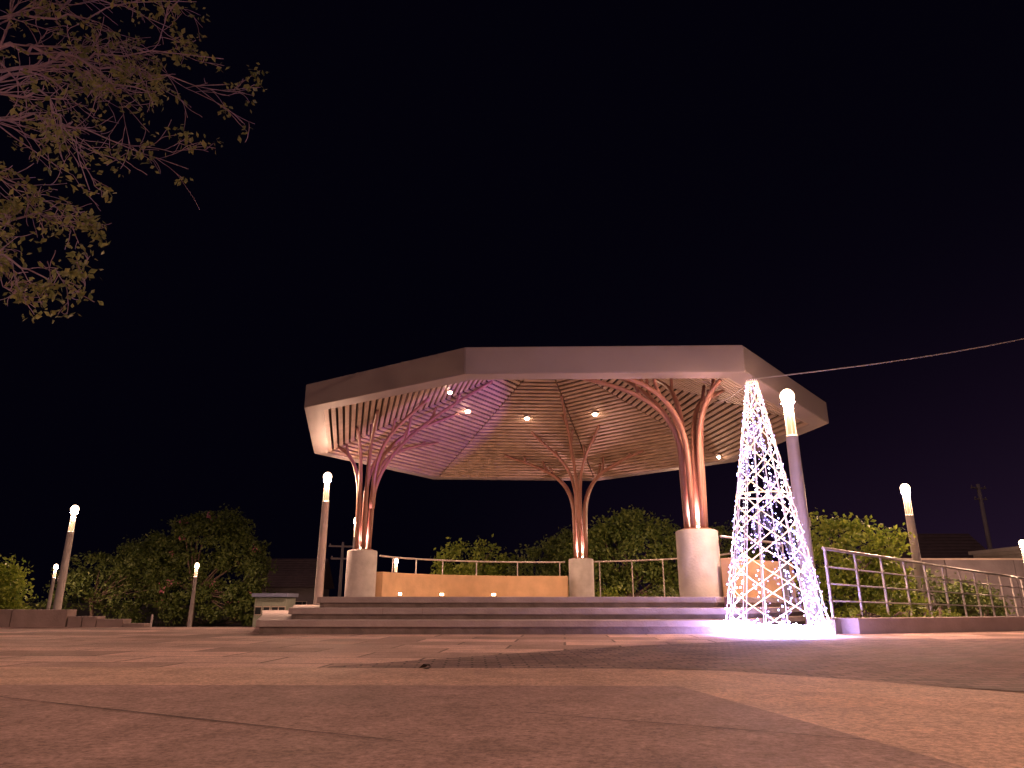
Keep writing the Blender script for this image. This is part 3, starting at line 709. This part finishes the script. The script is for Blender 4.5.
# left side
plant('tree', (-13.6, 19.2, -.6), [(0, 0, 1.3, .95, .8, .75), (-.5, 0, 1.7, .7, .7, .5), (.2, 0, .7, .8, .7, .6)], 150, 34, .13, .14, m_leafb, 51, 'bright green rounded bush tree at the left edge behind the block wall', 'tree', .6, .06)
def sc_(k, ls): return [tuple(q * k for q in l) for l in ls]
plant('tree', (-30.5, 54, -1.3), sc_(1.55, [(0, 0, 2.2, 1.3, 1.2, 1.2), (1.9, 0, 2.9, 1.2, 1.1, 1.0), (3.1, 0, 2.0, .8, 1.0, 1.0), (-1.3, 0, 1.6, 1.0, 1, 1.1), (1.6, 0, 1.3, 1.3, 1.1, 1.0)]), 230, 40, .26, .26, m_leaf, 52, 'dim dark green tree behind the taller left lamp', 'tree', 1.8, .18)
plant('flowering_tree', (-22.8, 53, -1.3), sc_(1.62, [(.4, 0, 3.5, 1.8, 1.6, 1.2), (2.0, 0, 3.1, 1.0, 1.2, .8), (2.7, -.3, 2.2, .7, .9, .7), (-1.7, 0, 3.0, 1.1, 1.2, 1.0), (-.6, .2, 1.5, 1.3, 1.2, 1.1), (1.4, -.2, 1.3, 1.2, 1.2, .9), (2.6, 0, 1.0, .8, 1.0, .8), (1.0, 0, 4.6, 1.2, .9, .5), (-.5, 0, 4.4, .8, .8, .4), (2.0, 0, 4.1, .6, .6, .35)]), 470, 40, .30, .26, m_leaf, 53, 'large dark tree with pink blossom behind the left end of the steps', 'tree', 2.4, .24, flowers=14)
plant('shrub', (-35.5, 56, -1.3), [(0, 0, .9, 2.8, 1.4, 1.1)], 70, 34, .15, .18, m_leaf, 54, 'low dark shrub under the dim left tree', 'shrub')
plant('shrub', (-23.0, 57.5, -1.3), [(0, 0, .9, 3.2, 1.4, 1.2), (-3.6, 0, .7, 2.5, 1.4, 1.0), (4.2, 0, .7, 1.6, 1.4, .9)], 90, 34, .15, .16, m_leaf, 55, 'low dark shrub at the foot of the flowering tree', 'shrub')

# overhanging bare-branched tree at the upper left, trunk out of the frame
tz_ = Vector((-10.5, 7.2, 0))
ot = empty('overhanging_tree', tz_); tag(ot, 'sparse tree with thin pale branches and small leaf clusters reaching in at the upper left', 'tree')
rs = random.Random(21); trunk = MB(); brm = MB(); tips = []
trunk.tube([(0, 0, -.1), (.15, 0, 1.5), (.5, .1, 3.2)], [.22, .18, .14], 12)
trunk.build('trunk', m_barkp, ot, smooth=True)
def grow(p, d, ln, r, depth):
    n = 7; pts = [p.copy()]; rad = [r]; bend = Vector((rs.gauss(0, .05), rs.gauss(0, .05), rs.gauss(0, .05)))
    for i in range(n):
        d = (d + bend + Vector((rs.gauss(0, .10), rs.gauss(0, .10), rs.gauss(0, .10)))).normalized()
        p = p + d * ln / n; pts.append(p.copy()); rad.append(max(r * (1 - .7 * (i + 1) / n), .004))
        if depth > 0 and i >= 1 and rs.random() < (.55 if depth > 1 else .34):
            ax = d.cross(Vector((rs.gauss(0, 1), rs.gauss(0, 1), rs.gauss(0, 1)))).normalized()
            grow(p, Quaternion(ax, rs.uniform(.4, .9)) @ d, ln * rs.uniform(.35, .65), rad[-1] * .75, depth - 1)
    brm.tube(pts, rad, 6 if depth > 1 else 4, cap=False)
    tips.append((pts[-1], depth))
O = tz_
mains = [((-20, 92), (60, 48), (225, 60), .055, 7.4), ((-20, 40), (80, 55), (150, 100), .075, 7.2), ((-20, 20), (50, 15), (190, -5), .05, 7.0), ((-20, 90), (60, 90), (95, 190), .04, 6.6),
         ((-25, 220), (20, 218), (92, 222), .04, 6.9), ((-25, 250), (25, 262), (95, 296), .04, 6.6), ((-20, 120), (60, 115), (188, 172), .045, 7.3), ((-40, 200), (-12, 260), (14, 300), .035, 6.8), ((-20, 70), (90, 60), (232, 85), .06, 7.6), ((-20, -10), (60, -20), (175, 30), .05, 6.9), ((-25, 165), (8, 180), (50, 206), .035, 6.7)]
for mi, (a_, b_, c_, r, D) in enumerate(mains):
    lat = .42 if mi in (4, 5, 7) else (.62 if mi in (3, 10) else 1)
    A_, B_, Cc = ray(*a_, D), ray(*b_, D + .2), ray(*c_, D + rs.uniform(-.3, .5))
    start = Vector((-9.9, 7.3, rs.uniform(3.0, 3.4)))
    pre = bez(start, start.lerp(A_, .5) + Vector((0, 0, .7)), A_.lerp(start, .2), A_, 6)
    pts = pre[:-1] + bez(A_, A_.lerp(B_, .7), B_, Cc, 12)
    pts = [p_ + Vector((rs.gauss(0, .03), rs.gauss(0, .05), rs.gauss(0, .03))) for p_ in pts]
    n_ = len(pts); rad = [max(r * .62 * (1 - .88 * i / (n_ - 1)), .005) for i in range(n_)]
    brm.tube([p_ - O for p_ in pts], rad, 8, cap=False)
    for i in range(6, n_ - 1):
        for rep in range(2):
            if rs.random() < .55:
                d = (pts[i + 1] - pts[i]).normalized(); ax = d.cross(Vector((rs.gauss(0, 1), rs.gauss(0, 1), rs.gauss(0, 1)))).normalized()
                grow(pts[i] - O, Quaternion(ax, rs.uniform(.3, .75)) @ d, rs.uniform(.5, 1.05) * lat, rad[i] * .55, 2 if rep == 0 else 1)
    tips.append((pts[-1] - O, 0))
brm.build('branches', m_barkp, ot, smooth=True)
cl = [tuple(p_) for p_, d_ in tips if rs.random() < (.46 if p_.x + O.x > -4.9 else .24)]
leaves('leaf_clusters', cl, m_leafy, 8, .085, .055, 77, ot)

# ------------------------------------------------------------------ buildings and poles in the dark background
m_plaster = mat('grey plaster', (.15, .13, .14), .85, noise=.2, nscale=1.2, bump=.3, bscale=9)
m_rooftile = mat('clay roof', (.06, .04, .045), .8, noise=.2, nscale=3)
m_glassd = mat('dark window glass', (.02, .025, .03), .15)
m_pale = mat('pale plaster', (.42, .38, .36), .8, noise=.12, nscale=1.5)
b = MB(); b.box((21.5, 32, .35), (13.5, .25, 3.7)); w_ = b.build('boundary_wall', m_plaster); tag(w_, 'plain grey boundary wall behind the far part of the railing', 'wall')
b = MB(); b.box((21.5, 32, 2.23), (13.6, .34, .07)); b.build('coping', m_cap, w_)
for x in (16, 19, 22, 25): 
    b = MB(); b.box((x, 31.86, .35), (.3, .1, 3.68)); b.build('pier', m_plaster, w_)
def house(name, loc, sx_, sy_, h, roof_h, mw, mr, label, wins, rz=0, hip=.0):
    o = empty(name, loc, rz); tag(o, label, 'house')
    b = MB(); b.box((0, 0, h / 2), (sx_, sy_, h)); wl = b.build('wall', mw, o)
    e = .35; X, Y = sx_ / 2 + e, sy_ / 2 + e
    b = MB(); b.add([(-X, -Y, h + .02), (X, -Y, h + .02), (X, Y, h + .02), (-X, Y, h + .02), (-X + hip, 0, h + roof_h), (X - hip, 0, h + roof_h),
                     (-X, -Y, h - .08), (X, -Y, h - .08), (X, Y, h - .08), (-X, Y, h - .08)],
                    [(0, 1, 5, 4), (2, 3, 4, 5), (3, 0, 4), (1, 2, 5), (6, 7, 1, 0), (7, 8, 2, 1), (8, 9, 3, 2), (9, 6, 0, 3), (9, 8, 7, 6)])
    nrow = 12
    for k in range(nrow):   # tile courses as low battens on the front slope
        t = (k + .5) / nrow; y_ = -Y + Y * t; z_ = h + .03 + roof_h * t; xx = X - hip * t - .03
        b.box((0, y_, z_ + .01), (2 * xx, .05, .05))
    b.build('roof', mr, o)
    for x, z, ww, hh in wins:
        b = MB(); b.box((x, -sy_ / 2 - .02, z), (ww + .12, .06, hh + .12)); f_ = b.build('window', m_cap, o)
        b = MB(); b.box((x, -sy_ / 2 - .055, z), (ww, .02, hh)); b.build('pane', m_glassd, f_)
        for s_ in (-.25, .25):
            b = MB(); b.box((x + s_ * ww, -sy_ / 2 - .07, z), (.03, .02, hh)); b.build('glazing_bar', m_cap, f_)
    return o
house('house', (-18.4, 61, -1.3), 5.4, 5, 2.9, 2.3, m_plaster, m_rooftile, 'dark house with a tiled roof left of the pavilion', [(-1.6, 1.3, 1.2, .9), (1.6, 1.3, 1.2, .9)])
house('house', (26.2, 46, -1.3), 5.0, 6, 3.4, 2.5, m_plaster, m_rooftile, 'dark gabled house above the grey boundary wall', [(0, 2.4, 1.2, 1.0)], 0, 0)
ph = empty('flat_roofed_house', (28.3, 36.5, -1.3)); tag(ph, 'pale flat roofed house with a stepped cornice at the right edge', 'house')
b = MB(); b.box((0, 0, 2.0), (6.6, 5, 4.0)); b.build('wall', m_pale, ph)
b = MB(); b.box((0, 0, 4.08), (7.0, 5.4, .16)); b.box((0, 0, 4.25), (7.3, 5.7, .18)); b.build('cornice', m_pale, ph)
for x in (-1.9, .9):
    b = MB(); b.box((x, -2.52, 2.4), (1.2, .06, 1.2)); f_ = b.build('window', m_cap, ph); b = MB(); b.box((x, -2.56, 2.4), (1.05, .02, 1.05)); b.build('pane', m_glassd, f_)
ks = empty('low_kiosk', (-11.3, 35.5, -1.2)); tag(ks, 'low pale kiosk with a grey blue roof edge and dark windows beside the steps', 'kiosk')
ks.scale = (.50, .7, 1.16)
b = MB(); b.box((0, 0, .8), (2.9, 2.2, 1.6)); b.build('wall', mat('pale green paint', (.24, .27, .22), .6, noise=.12), ks)
b = MB(); b.box((0, -.1, 1.68), (3.3, 2.6, .14)); b.build('roof', mat('blue grey sheet', (.16, .18, .30), .5), ks)
for x in (-1.05, -.28, .5, 1.15):
    b = MB(); b.box((x, -1.12, 1.08), (.62, .05, .34)); f_ = b.build('window', m_cap, ks); b = MB(); b.box((x, -1.15, 1.08), (.54, .02, .27)); b.build('pane', m_glassd, f_)
def upole(loc, h, label, arm=1.6, rr_=.11, rz=.3):
    o = empty('utility_pole', loc, rz); tag(o, label, 'utility pole')
    b = MB(); b.tube([(0, 0, 0), (0, 0, h)], [rr_, rr_ * .65], 10); b.build('pole', m_plaster, o, smooth=True)
    for k, z in enumerate((h - .25, h - .95)):
        b = MB(); b.box((0, 0, z), (arm * (1 - .2 * k), .08, .09)); a_ = b.build('crossarm', m_plaster, o)
        b = MB()
        for x in (-.45, 0, .45): b.lathe((x * arm * (1 - .2 * k), 0, z + .045), [(.03, 0), (.045, .05), (.03, .1), (.001, .12)], 8)
        b.build('insulators', m_plaster, a_)
    return o
upole((-9.9, 42.5, -1.3), 5.1, 'dim utility pole with crossarms left of the left column')
upole((29.6, 45, -1.3), 8.9, 'dim tall utility pole behind the far right lamp', 1.2, .16)
